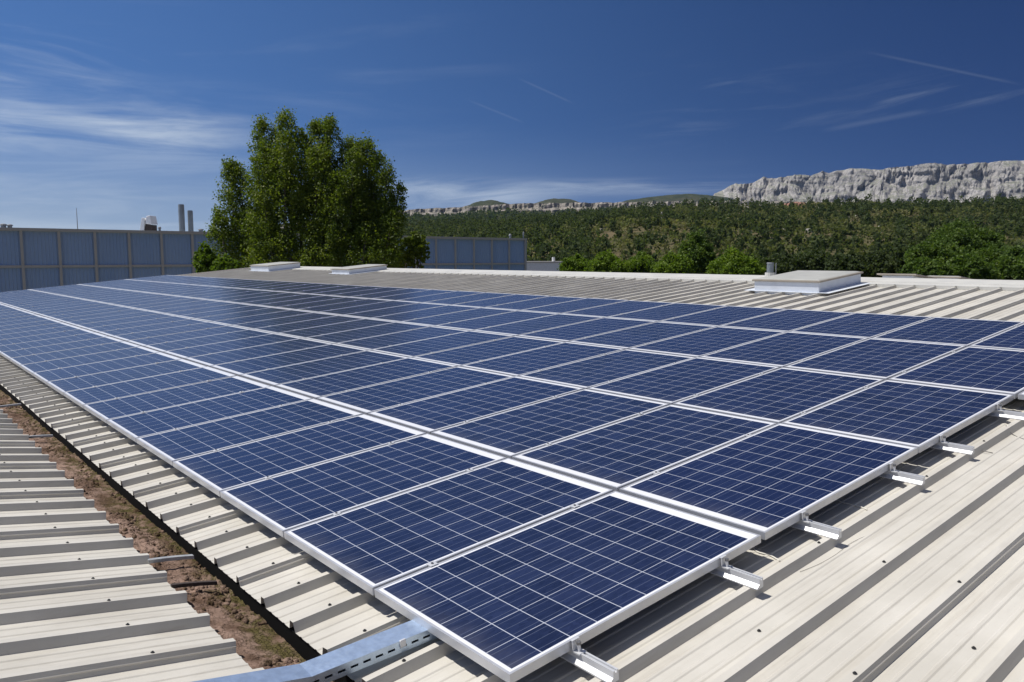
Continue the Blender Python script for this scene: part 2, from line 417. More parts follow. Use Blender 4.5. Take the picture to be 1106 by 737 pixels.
for k, (b, dr) in enumerate([(-.3, -10), (0, 0), (.25, 3), (.45, 16), (.55, 19), (.78, 21), (.97, 24), (1.0, 34), (1.0, 200), (-.5, 500)]):
    row = []
    for u in np.arange(150, 980, 2.0):
        r0 = 1610 + 14 * noise.noise(Vector((u * .09, 3, 0))) + 9 * noise.noise(Vector((u * .31, 8, k * .3)))
        cx, cy, _ = colray(u); r = r0 + dr
        zb = CW[2] + 1610 * slope_of(u, interp(u, FAR)) - 4; zt = CW[2] + 1610 * slope_of(u, interp(u, TOP)) + 2.2 * noise.noise(Vector((u * .12, 1, 1)))
        row.append((CW[0] + cx * r, CW[1] + cy * r, zb + (zt - zb) * b))
    P.append(row)
tag(MB().grid(P).build('cliff_band', 'band_rock'), kind='structure')
def mound(u0, u1, vt, r0, wr, skew=.5):
    P = []
    for i in range(21):
        a = i / 20; row = []
        for j in range(41):
            q = j / 40; u = u0 + (u1 - u0) * q; r = r0 + (a - .5) * wr
            cx, cy, _ = colray(u)
            hb = r * slope_of(u, 226); ht = r * slope_of(u, vt)
            s_ = math.sin(math.pi * q ** (math.log(.5) / math.log(skew))) ** .75 * math.sin(math.pi * a)
            row.append((CW[0] + cx * r, CW[1] + cy * r, CW[2] + hb + (ht - hb) * s_ + 2.5 * fbm(u * .08, a * 3, u0)))
        P.append(row)
    tag(MB().grid(P).build('far_hill', 'far_scrub', smooth=True), kind='structure')
mound(500, 560, 216.8, 1950, 400); mound(566, 640, 214.6, 2000, 420); mound(640, 820, 210.0, 2100, 600, .55)

# limestone mountain
TOPM = [(752, 216), (766, 214), (770, 208), (783, 202), (792, 197), (800, 199), (812, 195), (822, 190), (835, 192), (850, 189), (862, 188), (872, 189.5), (885, 184), (892, 186), (905, 181.5), (916, 180.5),
        (932, 181), (945, 182), (960, 180.5), (975, 179.5), (990, 177), (1000, 176), (1014, 177), (1030, 175.6), (1046, 174.4), (1062, 173.6), (1080, 172.4), (1092, 171.4), (1106, 171), (1180, 166), (1300, 172), (1500, 190)]
RM = 2900.0
P = []; NU, NB = 900, 84
um = np.linspace(748, 1420, NU)
for k in range(NB + 8):
    row = []
    for u in um:
        cx, cy, _ = colray(u)
        jag = 1.6 * noise.noise(Vector((u * .11, 0, 5))) + 1.3 * noise.noise(Vector((u * .35, 2, 5)))
        zt = CW[2] + (RM + 260) * slope_of(u, interp(u, TOPM) + jag * .30); zb = CW[2] + RM * slope_of(u, 227)
        if k <= NB:
            b = k / NB
            z = zb + (zt - zb) * b; px = u * 1.0 + 5 * noise.noise(Vector((u * .03, z * .012, 21))); pz = z * .30
            # buttresses, gullies and ledges
            def cl_(f, fz, k_): return abs(noise.noise(Vector((px * f + .35 * noise.noise(Vector((px * f, pz * .05, k_ + 9))), pz * fz, k_))))
            px += pz * .22 * noise.noise(Vector((px * .012, 4, 4)))
            am = .35 + 1.1 * abs(noise.noise(Vector((px * .022, pz * .05, 31))))
            d = 160 * cl_(.030, .013, 1) + am * (95 * cl_(.075, .030, 4) + 52 * cl_(.16, .07, 6) + 24 * cl_(.34, .16, 8)) - 45
            ledge = 22 * noise.noise(Vector((px * .010, pz * .10 - px * .012, 11))) + 9 * noise.noise(Vector((px * .03, pz * .22 + px * .02, 15)))
            r = RM + 250 * b ** 1.15 - d - ledge + 60
        else:
            q = (k - NB) / 8; z = zt - (zt - zb) * q * q * .9 - 3 * q; r = RM + 260 + 700 * q + 20
        row.append((CW[0] + cx * r, CW[1] + cy * r, z))
    P.append(row)
tag(MB().grid(P).build('mountain', 'limestone'), kind='structure')

# air between the camera and the far hills
hm = bpy.data.materials.new('haze_air'); hm.use_nodes = True; t_ = NT(hm.node_tree); t_.n.remove(t_.n['Principled BSDF'])
pv_ = t_.new('ShaderNodeVolumePrincipled'); pv_.inputs['Color'].default_value = (.42, .62, 1.0, 1); pv_.inputs['Density'].default_value = 0.00003
t_.l.new(pv_.outputs[0], t_.n['Material Output'].inputs['Volume']); MT['haze_air'] = hm
hz_ = MB().box(-4700, 4700, -4700, 4700, GZ - 1, 460).build('haze', 'haze_air'); tag(hz_, kind='stuff', label='thin blue haze in the air before the far hills and mountain')

# ================================================================== FOLIAGE HELPERS
def leaf_mesh(name, C, size, m, tint, flat=0.0, aspect=.7):
    """C: (n,3) leaf centres; one kite-shaped leaf face each, with its own tilt and size."""
    n = len(C); a = rng.normal(size=(n, 3)); a[:, 2] *= (1 - flat); a /= np.linalg.norm(a, axis=1)[:, None]
    b = rng.normal(size=(n, 3)); b -= (b * a).sum(1)[:, None] * a; b /= np.linalg.norm(b, axis=1)[:, None]
    s = (size * rng.uniform(.6, 1.35, n))[:, None]
    V = np.empty((n, 4, 3)); V[:, 0] = C - a * s; V[:, 1] = C + b * s * aspect - a * s * .1; V[:, 2] = C + a * s; V[:, 3] = C - b * s * aspect - a * s * .1
    me = bpy.data.meshes.new(name); me.vertices.add(4 * n); me.vertices.foreach_set('co', V.ravel())
    me.loops.add(4 * n); me.loops.foreach_set('vertex_index', np.arange(4 * n)); me.polygons.add(n)
    me.polygons.foreach_set('loop_start', np.arange(0, 4 * n, 4)); me.polygons.foreach_set('loop_total', np.full(n, 4))
    at_ = me.attributes.new('tint', 'FLOAT', 'POINT'); at_.data.foreach_set('value', np.repeat(tint, 4).astype(np.float32))
    me.materials.append(MT[m]); me.update(); me.validate(); return me
def blob_clumps(cen, rad, nclump, nleaf, spread, shell=.55):
    """leaf centres in clumps spread through an ellipsoid, denser near its surface"""
    d = rng.normal(size=(nclump, 3)); d /= np.linalg.norm(d, axis=1)[:, None]
    rr = rng.uniform(0, 1, nclump) ** (1 / 3); rr = shell + (1 - shell) * rr if shell > 0 else rr
    rr *= rng.uniform(.82, 1.08, nclump)
    cc = np.array(cen) + d * rr[:, None] * np.array(rad)
    sp = spread * rng.uniform(.6, 1.3, nclump)
    P = np.repeat(cc, nleaf, 0) + rng.normal(size=(nclump * nleaf, 3)) * np.repeat(sp, nleaf)[:, None] * np.array([.6, .6, .5])
    t = np.repeat(rng.uniform(0, 1, nclump), nleaf) * .55 + rng.uniform(0, 1, nclump * nleaf) * .45
    return P, t
RI = M[:, 0].copy(); FWD = np.array([M[0, 2], M[1, 2], 0.0]); FWD /= np.linalg.norm(FWD)

def limb(mb, a, b, r0, r1, bend=.15, n=5, seg=7):
    a = np.array(a, float); b = np.array(b, float); L = np.linalg.norm(b - a); off = rng.normal(size=3) * bend * L * .4
    pts = [tuple(a + (b - a) * t + off * math.sin(math.pi * t)) for t in np.linspace(0, 1, n)]
    mb.tube(pts, [r0 + (r1 - r0) * t for t in np.linspace(0, 1, n)], seg)

def broad_tree(name, label, cat, u, vtop, depth, wpx, hpx, leafm, size, nlobes=9, nleaf=26, dens=1.0, group=None, squash=.8, trunk_mat='bark'):
    """tree with a lobed crown: u column, vtop top row, wpx/hpx crown size in photo pixels at that depth"""
    top = at(u, vtop, depth); px = depth / F; Wd = wpx * px / 2; H = hpx * px
    root = np.array([top[0], top[1], GZ]); o = thing(name, label, cat, root, group=group)
    cz = top[2] - H / 2 - GZ
    Pn, Tn = [], []
    tb = MB(); hb = cz - H * .42
    limb(tb, (0, 0, 0), (0, 0, max(.6, hb)), max(.10, Wd * .09), max(.07, Wd * .06), .03)
    for i in range(nlobes):
        ang = 2 * math.pi * (i / nlobes) * 2.4 + rng.uniform(0, .6); q = math.sqrt((i + .3) / nlobes)
        lr = Wd * rng.uniform(.34, .50); lz = H * rng.uniform(.24, .33)
        cx_ = math.cos(ang) * (Wd - lr) * q; cy_ = math.sin(ang) * (Wd - lr) * q
        zz_ = cz + (H / 2 - lz) * (1 - 1.5 * q * rng.uniform(.4, 1.15))
        if i == 0: cx_ = cy_ = 0; zz_ = cz + H / 2 - lz
        nc = max(8, int(46 * dens))
        p, t = blob_clumps((cx_, cy_, zz_), (lr, lr, lz), nc, nleaf, lr * .26)
        Pn.append(p); Tn.append(t * .75 + .25 * rng.uniform())
        limb(tb, (0, 0, max(.5, hb * .9)), (cx_, cy_, zz_), max(.05, Wd * .045), .02, .2)
    tb.build('trunk', trunk_mat, o)
    link('crown', leaf_mesh('crown', np.vstack(Pn), size, leafm, np.concatenate(Tn)), o)
    return o

# forest on the hillside (one uncountable wood)
def forest(name, n, r0, r1, ua, ub, zf, hts, nq, qs, m):
    C_, T_, Sz = [], [], []
    k = 0
    while k < n:
        r = math.sqrt(rng.uniform(r0 * r0, r1 * r1)); u = rng.uniform(ua, ub); cx, cy, _ = colray(u)
        x, y = CW[0] + cx * r, CW[1] + cy * r
        den = .66 + 1.0 * noise.noise(Vector((x / 55, y / 55, 9))) + (.35 if r > 480 else 0) + (.35 if u < 640 else 0) 
        if rng.uniform() > den + .12: k += .35; continue
        z = zf(u, r); h = rng.uniform(*hts) * (.75 + .5 * max(0, min(1, den))); w = h * rng.uniform(.30, .52)
        d = rng.normal(size=(nq, 3)); d /= np.linalg.norm(d, axis=1)[:, None]; d *= (rng.uniform(.35, 1, nq) ** .5)[:, None]
        ce = np.array([x, y, z + h * .55]); d[:, 2] = np.abs(d[:, 2]) * np.sign(rng.uniform(-.6, 1, nq))
        dark = rng.uniform() < (.62 if u < 640 else .40); sh = (.62, 1.12) if dark else (1.15, .60); w *= sh[0]; ce[2] = z + h * .5 * sh[1]
        C_.append(ce + d * np.array([w, w, h * .48 * sh[1]])); tt = rng.uniform(0, .30) if dark else rng.uniform(.45, 1.0)
        yel = max(0, noise.noise(Vector((x / 90, y / 90, 2)))) * .8
        T_.append(np.clip(tt * .75 + (0 if dark else yel * .5) + rng.uniform(-.10, .14, nq), 0, 1)); k += 1
    C_ = np.vstack(C_); T_ = np.concatenate(T_)
    o = link(name, leaf_mesh(name, C_, qs, m, T_)); return o
o = forest('hillside_forest', 6800, 185, 625, 150, 1350, hill_z, (3.6, 7.2), 58, .62, 'leaf_forest')
tag(o, 'olive green pine scrub covering the long hillside below the rocky mountain', 'forest', kind='stuff')
def far_z(u, r):
    H = CW[2] + 1600 * slope_of(u, interp(u, FAR)); t = (r - 760) / 880; cx, cy, _ = colray(u); x, y = CW[0] + cx * r, CW[1] + cy * r
    return GZ - 1 + (H - GZ + 1) * t + fbm(x / 160, y / 160, 2) * 7
o = forest('far_forest', 5200, 900, 1600, 380, 800, far_z, (6, 10), 14, 1.7, 'leaf_forest')
tag(o, 'hazy dark green wood on the far slope under the pale cliff band', 'forest', kind='stuff')
# trees standing on the flat top of the cliff band
def top_z(u, r): return CW[2] + 1610 * slope_of(u, interp(u, TOP)) - 1
# pale rocks scattered on the hillside
rb = MB()
for i in range(120):
    u = rng.uniform(600, 1200) if i % 2 else rng.uniform(700, 1000); r = rng.uniform(500, 610) if i % 3 else rng.uniform(330, 560)
    cx, cy, _ = colray(u); x, y = CW[0] + cx * r, CW[1] + cy * r; z = hill_z(u, r) + .6; s_ = rng.uniform(.35, 1.0)
    P8 = [(x + sx * s_ * rng.uniform(.8, 1.6), y + sy * s_ * rng.uniform(.8, 1.6), z + sz * s_ * rng.uniform(.6, 1.1)) for sx, sy, sz in
          [(-1, -1, -1), (1, -1, -1), (1, 1, -1), (-1, 1, -1), (-.7, -.7, 1), (.7, -.7, 1), (.7, .7, 1), (-.7, .7, 1)]]
    rb.hexa(P8)
tag(rb.build('hillside_rocks', 'pale_rock'), 'pale limestone boulders scattered among the hillside scrub', 'rocks', kind='stuff')
# reddish outcrop near the crest
P = []
for i in range(9):
    row = []
    for j in range(30):
        u = 843 + 30 * j / 29; cx, cy, _ = colray(u); q = i / 8
        r = 612 + 6 * q + 3.5 * noise.noise(Vector((u * .5, q * 2, 0)))
        row.append((CW[0] + cx * r, CW[1] + cy * r, CW[2] + 612 * (slope_of(u, 225.5) + (slope_of(u, 217.5 + abs(j - 15) * .15) - slope_of(u, 225.5)) * q)))
    P.append(row)
P.append([(p[0] + (p[0] - CW[0]) * .03, p[1] + (p[1] - CW[1]) * .03, p[2] - 6) for p in P[-1]])
tag(MB().grid(P).build('rock_outcrop', 'red_rock'), 'reddish rock outcrop near the hill crest below the mountain', 'rock')

# ================================================================== TREES NEAR THE BUILDING
# the big poplar: upright plumes on many rising limbs
DEP = 58.0; px = DEP / F
base = at(335, 300, DEP); o = thing('poplar_tree', 'tall bushy green poplar rising behind the left end of the roof', 'tree', (base[0], base[1], GZ))
plumes = [  # column, top row, bottom row, half width px, depth offset m
    (248, 176, 290, 13, 0), (256, 225, 292, 14, 1), (242, 232, 290, 11, -1), (283, 130, 250, 12, 0), (291, 160, 292, 16, -1.6), (307, 121, 240, 14, .3), (314, 150, 292, 17, -1.8),
    (338, 131, 235, 13, .6), (357, 128, 230, 12, 0), (346, 165, 292, 18, -1.2), (374, 145, 240, 13, .8), (368, 190, 292, 18, -1.4), (397, 149, 250, 13, .2),
    (392, 195, 292, 17, .8), (385, 165, 260, 11, -1.0), (419, 178, 270, 12, -.3), (412, 215, 292, 15, .9), (431, 198, 262, 9, .2), (296, 138, 235, 12, .5), (323, 143, 240, 14, .2), (347, 131, 230, 12, .4), (386, 153, 245, 12, .4), (408, 166, 255, 12, .1), (256, 178, 270, 12, .3), (372, 205, 292, 20, .5), (425, 232, 288, 13, -.8), (328, 200, 294, 20, 1.4), (280, 215, 294, 16, .8),
    (300, 240, 296, 18, -2), (355, 240, 297, 20, -2), (400, 248, 297, 18, -1.6)]
tb = MB(); Pn, Tn = [], []
limb(tb, (0, 0, 0), (0, 0, 3.4), .42, .34, .02, seg=10)
for (u, vt, vb, hw, do) in plumes:
    top = at(u, vt, DEP); bot = at(u + (335 - u) * .06, vb, DEP)
    off = FWD * do
    t0 = top - base; b0 = bot - base; t0[2] = top[2] - GZ; b0[2] = bot[2] - GZ
    t0 = t0 + off; b0 = b0 + off
    Rw = hw * px * 1.18; L = np.linalg.norm(t0 - b0)
    nc = int(21 * L * (hw / 14)); tt = rng.uniform(0, 1, nc) ** .9
    prof = np.where(tt < .45, 1.25 - .15 * tt / .45, 1.10 * np.maximum(.0, 1 - (tt - .45) / .55) ** .48) + .05
    ang = rng.uniform(0, 2 * math.pi, nc); rr = np.sqrt(rng.uniform(.12, 1, nc)) * prof * Rw
    cc = b0 + (t0 - b0) * tt[:, None] + np.outer(np.cos(ang) * rr, RI) + np.outer(np.sin(ang) * rr, FWD)
    nl = 42; sp = .19 * rng.uniform(.6, 1.4, nc)
    p = np.repeat(cc, nl, 0) + np.clip(rng.normal(size=(nc * nl, 3)), -1.7, 1.7) * np.repeat(sp, nl)[:, None] * np.array([1, 1, 1.35])
    Pn.append(p); Tn.append(np.clip(np.repeat(rng.uniform(0, 1, nc), nl) * .5 + rng.uniform(0, .5, nc * nl) - (.0 if u < 360 else .12), 0, 1))
    st = np.array([0, 0, rng.uniform(2.2, 3.6)]); mid = b0 + (t0 - b0) * .25; mid = mid * .95
    limb(tb, st, mid, .16, .09, .06); limb(tb, mid, t0 - (t0 - b0) * .08, .09, .015, .03)
tb.build('trunk', 'bark', o); link('crown', leaf_mesh('crown', np.vstack(Pn), .074, 'leaf_poplar', np.concatenate(Tn)), o)

G1 = 'shrubs and trees behind the roof ridge'
broad_tree('shrub', 'light green shrub in front of the blue hall, left of the poplar', 'shrub', 221, 263, 56, 32, 40, 'leaf_bright', .085, 8, 24, .8)
broad_tree('shrub', 'low bright green shrub at the foot of the poplar, left side', 'shrub', 243, 276, 55, 34, 30, 'leaf_bright', .085, 7, 24, .7)
broad_tree('tree', 'dark leaning tree right of the poplar, in front of the blue hall', 'tree', 446, 246, 60, 36, 52, 'leaf_poplar', .11, 8, 20, .55)
broad_tree('tree', 'small dark tree under the right side of the poplar', 'tree', 420, 256, 62, 44, 50, 'leaf_poplar', .11, 8, 22, .7)
for (u, v, d, w, h, lab, lm) in [
    (622, 274, 52, 40, 40, 'bright green bush left of the others behind the ridge, nearest the blue hall', 'leaf_bright'),
    (655, 271, 50, 52, 44, 'wide bright green bush behind the white roof ridge, second from the blue hall', 'leaf_bright'),
    (692, 273, 51, 50, 42, 'bright green bush behind the ridge, between two others of its row', 'leaf_bright'),
    (727, 274, 47, 52, 40, 'bright yellow-green rounded bush behind the ridge, left of the tall light tree', 'leaf_bright'),
    (752, 249, 62, 48, 66, 'tall light green tree standing above the rounded bushes behind the ridge', 'leaf_broad'),
    (794, 269, 45, 64, 50, 'dense dome-shaped green bush directly left of the small roof pipe', 'leaf_bright')]:
    broad_tree('bush' if v > 260 else 'tree', lab, 'bush' if v > 260 else 'tree', u, v, d, w, h, lm, .072 if d < 55 else .10, 11, 34, 1.25, group=G1)
mids = [(575, 279, 172, 34, 22), (602, 274, 175, 36, 30), (845, 272, 95, 52, 36), (880, 269, 100, 54, 40), (915, 272, 92, 50, 36), (948, 270, 98, 52, 40), (830, 279, 85, 40, 28), (985, 262, 95, 46, 48)]
labs = ['small dark tree just right of the blue hall end', 'dark grey-green tree above the white low building', 'dark tree behind the small roof pipe', 'dull green tree directly behind the large rooflight',
        'dark olive tree behind the right end of the large rooflight', 'dull green tree above the two small rooflights beyond the ridge', 'low dark bush between the dome-shaped bush and the rooflight', 'mid green tree left of the broad bright tree']
for (u, v, d, w, h), lab in zip(mids, labs):
    broad_tree('tree', lab, 'tree', u, v, d, w, h, 'leaf_dark', .19, 9, 22, .9, group='dull trees at the foot of the hill')
G3 = 'broad trees at the right edge'
for (u, v, d, w, h, lab) in [
    (1040, 238, 88, 84, 60, 'broad bright green tree, tallest of the group at the right edge'),
    (1012, 256, 78, 70, 52, 'rounded green tree in front and left of the tallest one'),
    (1076, 262, 80, 60, 50, 'green tree in front and right of the tallest one'),
    (1100, 268, 64, 66, 52, 'dark green tree cut by the right photo edge above the roof'),
    (1045, 275, 60, 62, 42, 'low green tree right behind the ridge, middle of the right group'),
    (1000, 279, 58, 56, 38, 'low green tree right behind the ridge, left of the right group'),
    (1150, 262, 66, 80, 60, 'green tree beyond the right photo edge')]:
    broad_tree('tree', lab, 'tree', u, v, d, w, h, 'leaf_broad', .125, 12, 34, 1.25, group=G3)

# ================================================================== BLUE HALL
XF = -78.0; kf = (abs(XF) + CW[0]) / 57.14
def fy(y55): return CW[1] + (y55 - CW[1]) * kf
hall = thing('blue_hall', 'long blue corrugated hall with beige posts behind the left end of the roof', 'building', (XF, 30, GZ))
def H_(mb): mb.v = [(x - XF, y - 30, z - GZ) for x, y, z in mb.v]; return mb
Y0h, Y1h = fy(6.4) - 2.89 * 9, fy(6.4) + 2.89 * 20; zt = CW[2] + (3.22 - CW[2]) * kf; zm = CW[2] + (1.0 - CW[2]) * kf
mb = MB(); prof = []
y = Y0h
while y < Y1h:
    prof += [(XF - .06, y), (XF - .06, y + .17), (XF - .02, y + .20), (XF - .02, y + .26)]; y += .29
prof += [(XF - .06, Y1h), (XF - .6, Y1h), (XF - .6, Y0h)]
mb.prism(prof, GZ, zt - .05, 'z'); H_(mb).build('wall', 'blue_cladding', hall)
mb = MB().box(XF - 40, XF - .65, Y0h, Y1h, GZ, zt - .35); H_(mb).build('hall_block', 'plaster', hall)
pm = H_(MB().box(XF - .02, XF + .16, fy(6.4) - .11, fy(6.4) + .11, GZ, zt - .02)).mesh('post', 'beige')
for k in range(-9, 21):
    p = link('post', pm, hall); p.location = (0, 2.89 * k + (0.0 if k < 20 else -.1), 0)
for z in (zm, zm - (zt - zm), GZ + 1.0):
    H_(MB().box(XF - .03, XF + .12, Y0h, Y1h, z - .11, z + .11)).build('rail', 'beige', hall)
H_(MB().box(XF - .7, XF + .22, Y0h - .1, Y1h + .12, zt - .05, zt + .22)).build('coping', 'coping', hall)
H_(MB().box(XF - .72, XF + .05, Y1h + .01, Y1h + .16, GZ, zt - .06)).build('end_trim', 'beige', hall)
# end wall sheet facing +Y
H_(MB().box(XF - 40, XF - .75, Y1h - .02, Y1h + .06, GZ, zt - .1)).build('end_wall', 'blue_cladding', hall)
# things on the hall roof
def on_hall(u, back=2.0):
    d = direction(u, 250); s_ = (XF - back - CW[0]) / d[0]; q = CW + s_ * d; return q[0], q[1], s_
zr = zt - .35
for (u, vt, w, lab) in [(196.8, 222, .30, 'taller of the two grey steel chimneys above the blue hall'), (206.2, 228.5, .27, 'shorter of the two grey steel chimneys above the blue hall')]:
    x, y, s_ = on_hall(u, 6); top = (CW + s_ * direction(u, vt))[2]
    c = thing('chimney', lab, 'chimney', (x, y, zr), group='steel chimneys on the blue hall')
    MB().tube([(0, 0, 0), (0, 0, top - zr)], w, 16).build('pipe', 'steel_stack', c, smooth=False)
    MB().tube([(0, 0, top - zr + .002), (0, 0, top - zr + .08)], w * .9, 16).build('rim', 'mast', c)
    MB().tube([(0, 0, 0), (0, 0, .35)], w * 1.25, 16).build('flange', 'mast', c)
x, y, s_ = on_hall(160, 5); k_ = s_ / F
v = thing('roof_vent', 'slanted white vent cowl with dark grille on the blue hall roof', 'vent', (x, y, zr))
hh = (CW + s_ * direction(160, 234))[2] - zr; m1 = np.array([M[0, 0], M[1, 0], 0]) / math.hypot(M[0, 0], M[1, 0])
def VP(a, dd, z): q = m1 * a + FWD * dd; return (q[0], q[1], z)
a0, a1 = -8 * k_, 8 * k_
MB().hexa([VP(a0, -.6, 0), VP(-2.4 * k_, -.6, 0), VP(-2.4 * k_, .8, 0), VP(a0, .8, 0), VP(-3.5 * k_, -.6, hh * .92), VP(0, -.6, hh * .92), VP(0, .8, hh * .92), VP(-3.5 * k_, .8, hh * .92)]).build('cowl_back', 'white_paint', v, bevel=.04)
MB().hexa([VP(-2.3 * k_, -.5, 0), VP(a1 * .78, -.5, 0), VP(a1 * .78, .7, 0), VP(-2.3 * k_, .7, 0), VP(.2 * k_, -.5, hh * .62), VP(a1 * .8, -.5, hh * .60), VP(a1 * .8, .7, hh * .60), VP(.2 * k_, .7, hh * .62)]).build('grille', 'brown_mesh', v)
MB().hexa([VP(.1 * k_, -.6, hh * .64), VP(a1 * .9, -.6, hh * .62), VP(a1 * .9, .8, hh * .62), VP(.1 * k_, .8, hh * .64), VP(1.5 * k_, -.6, hh), VP(a1 * .7, -.6, hh * 1.03), VP(a1 * .7, .8, hh * 1.03), VP(1.5 * k_, .8, hh)]).build('hood', 'white_paint', v, bevel=.05)
x, y, s_ = on_hall(84, 8); tp = (CW + s_ * direction(84, 225))[2]
ms = thing('antenna_mast', 'thin grey antenna mast above the left part of the blue hall', 'mast', (x, y, zr))
MB().tube([(0, 0, 0), (0, 0, (tp - zr) * .6), (0, 0, tp - zr)], [.05, .035, .02], 8).build('pole', 'mast', ms)
MB().tube([(-.25, 0, (tp - zr) * .8), (.25, 0, (tp - zr) * .8)], .012, 6).build('crossbar', 'mast', ms)
MB().box(-.15, .15, -.15, .15, 0, .06).build('base_plate', 'mast', ms)
for (u, w, h, lab) in [(4, .30, .34, 'small dark roof fan at the left photo edge on the blue hall'), (11, .26, .30, 'second small dark roof fan near the left photo edge on the blue hall'), (172.5, .16, .40, 'tiny grey roof vent beside the white cowl on the blue hall'),
                       (217, .30, .28, 'low dark roof fan right of the steel chimneys on the blue hall'), (551, .20, .55, 'small roof cowl near the right corner of the blue hall'), (565.5, .12, .9, 'thin vent pipe at the right corner of the blue hall')]:
    x, y, s_ = on_hall(u, 1.6); c = thing('roof_fan', lab, 'roof fan', (x, y, zr), group='small fans on the blue hall')
    MB().tube([(0, 0, 0), (0, 0, .62 + h * .5)], w * .7, 10).build('duct', 'steel_stack', c)
    MB().tube([(0, 0, .625 + h * .5), (0, 0, .62 + h * .8), (0, 0, .62 + h)], [w, w * .9, w * .4], 12).build('cap', 'mast', c)
# low white building further right
p0 = at(585, 290, 150); lb = thing('low_building', 'low white flat-roofed building just right of the blue hall', 'building', (p0[0], p0[1], GZ), (0, 0, math.atan2(RI[1], RI[0])))
hz = (at(585, 282.5, 150))[2] - GZ; wd = 150 / F * 22
MB().box(-wd, wd + 1, 0, 9, 0, hz - .25).build('wall', 'white_paint', lb)
MB().box(-wd - .12, wd + 1.12, -.12, 9.12, hz - .248, hz).build('roof', 'coping', lb)
MB().tube([(2.3, 1, hz + .002), (2.3, 1, hz + .8)], .3, 10).build('chimney', 'white_paint', lb)

# ================================================================== THE FACTORY BUILDING UNDER THE PANELS
fac = thing('factory_building', 'low factory building with cream ribbed metal roofs meeting in a debris-filled gutter', 'building', (0, 0, 0), (TH, 0, 0))
RP = 1 / 3; XR0 = .150                     # rib pitch, one crest position
XL, XRt = -33.62, 9.2
k0 = math.ceil((XL - XR0) / RP) + 1; k1 = int((XRt - XR0) / RP)
def profile(hc=.046, sgn=1, lap0=None):
    pts = [(XL, 0.0)]
    for k in range(k0, k1 + 1):
        c = XR0 + k * RP; lap = (k + lap0) % 3 == 0 if lap0 is not None else (k % 3 == 0 if k < 0 else k % 3 == 2)
        pts += [(c - .033, 0), (c - .017, hc), (c + .017, hc)]
        if lap: pts += [(c + .0235, hc * .62), (c + .0262, hc * .55), (c + .0262, hc * .50), (c + .0250, hc * .42)]
        pts += [(c + .033, 0)]
        for q in (.092, .167, .242):
            pts += [(c + q - .013, 0), (c + q - .006, .0040), (c + q + .006, .0040), (c + q + .013, 0)]
    pts.append((XRt, 0)); return pts
def wob(x, y): return .0012 * noise.noise(Vector((x * 2.1, y * .9, 0)))
pr = profile(); ys = [-.345] + list(np.arange(-.3, 3.2, .25)) + [5, 8, 11, 12.9]
P = [[(x, yy + (.006 * noise.noise(Vector((x * .5, 0, 2))) + (.004 if int((x - XR0) // 1) % 2 else 0) if yy < -.34 else 0), PAN + z + wob(x, yy)) for x, z in pr] for yy in ys]
rs_ = MB().grid(P).build('roof_sheet', 'roof_paint', fac, solid=.0015); rs_['label'] = 'cream ribbed sheet of the slope under the panels'
# slope beyond the ridge
YR = 13.15; cR = math.cos(2 * TH); sR = math.sin(2 * TH)
def bk(x, s_, n_): return (x, YR + s_ * cR + n_ * sR, PAN - s_ * sR + n_ * cR)
mb = MB().grid([[bk(x, s_, z) for x, z in pr] for s_ in (.05, 14.5)]); mb.build('roof_sheet', 'roof_paint', fac, solid=.0015)['label'] = 'cream ribbed sheet of the slope beyond the ridge'
# left slope across the gutter
AL = R_(14.4); cA, sA = math.cos(AL), math.sin(AL)
def lf(x, s_, n_): return (x, -.60 - s_ * cA + n_ * sA, -.146 + s_ * sA + n_ * cA)
prl = profile(lap0=1); shift = -.06
mb = MB().grid([[lf(x + shift, s_, z + wob(x, s_ + 9)) for x, z in prl] for s_ in [0] + list(np.arange(.25, 3, .25)) + [6, 14]])
o = mb.build('roof_sheet', 'roof_paint', fac, solid=.0015); o['label'] = 'cream ribbed sheet of the left slope across the gutter'
# white ridge cap, folded over, lower edge notched round the ribs
mb = MB(); CY = 12.30
def cap_strip(f):
    mb.quad(f(XL - .05, CY, .058), f(XRt + .05, CY, .058), f(XRt + .05, YR, .074), f(XL - .05, YR, .074))
cap_strip(lambda x, y, n_: (x, y, PAN + n_))
mb.quad((XL - .05, YR, PAN + .074), (XRt + .05, YR, PAN + .074), bk(XRt + .05, .8, .058), bk(XL - .05, .8, .058))
mb.build('ridge_cap', 'cap_white', fac, solid=.002)
mb = MB(); mb.box(XL - .05, XRt + .05, CY + .25, CY + .262, PAN + .0625, PAN + .068); mb.build('cap_fold', 'cap_white', fac)
mb = MB()
for k in range(k0, k1):
    c = XR0 + k * RP
    mb.quad((c + .030, CY - .002, PAN + .004), (c + RP - .030, CY - .002, PAN + .004), (c + RP - .015, CY, PAN + .058), (c + .015, CY, PAN + .058))
mb.build('cap_closure', 'cap_white', fac)
# gable trims
MB().box(XL - .04, XL + .05, -.345, 12.95, PAN - .05, PAN + .066).build('gable_trim', 'coping', fac)
# gutter trough
mb = MB()
gp = [(-.80, -.205), (-.62, -.235), (-.60, -.30), (-.331, -.30), (-.318, -.150)]
mb.grid([[(x, y, z) for y, z in gp] for x in (XL, XRt)]); mb.build('gutter', 'zinc_dark', fac)
MB().grid([[(x, y, z) for y, z in [(-.337, -.30), (-.337, -.1475), (-.30, -.147)]] for x in (XL + .02, XRt - .02)]).build('gutter_shade_strip', 'shade_black', fac)  # black sheet added as painted shade below the roof sheet's edge
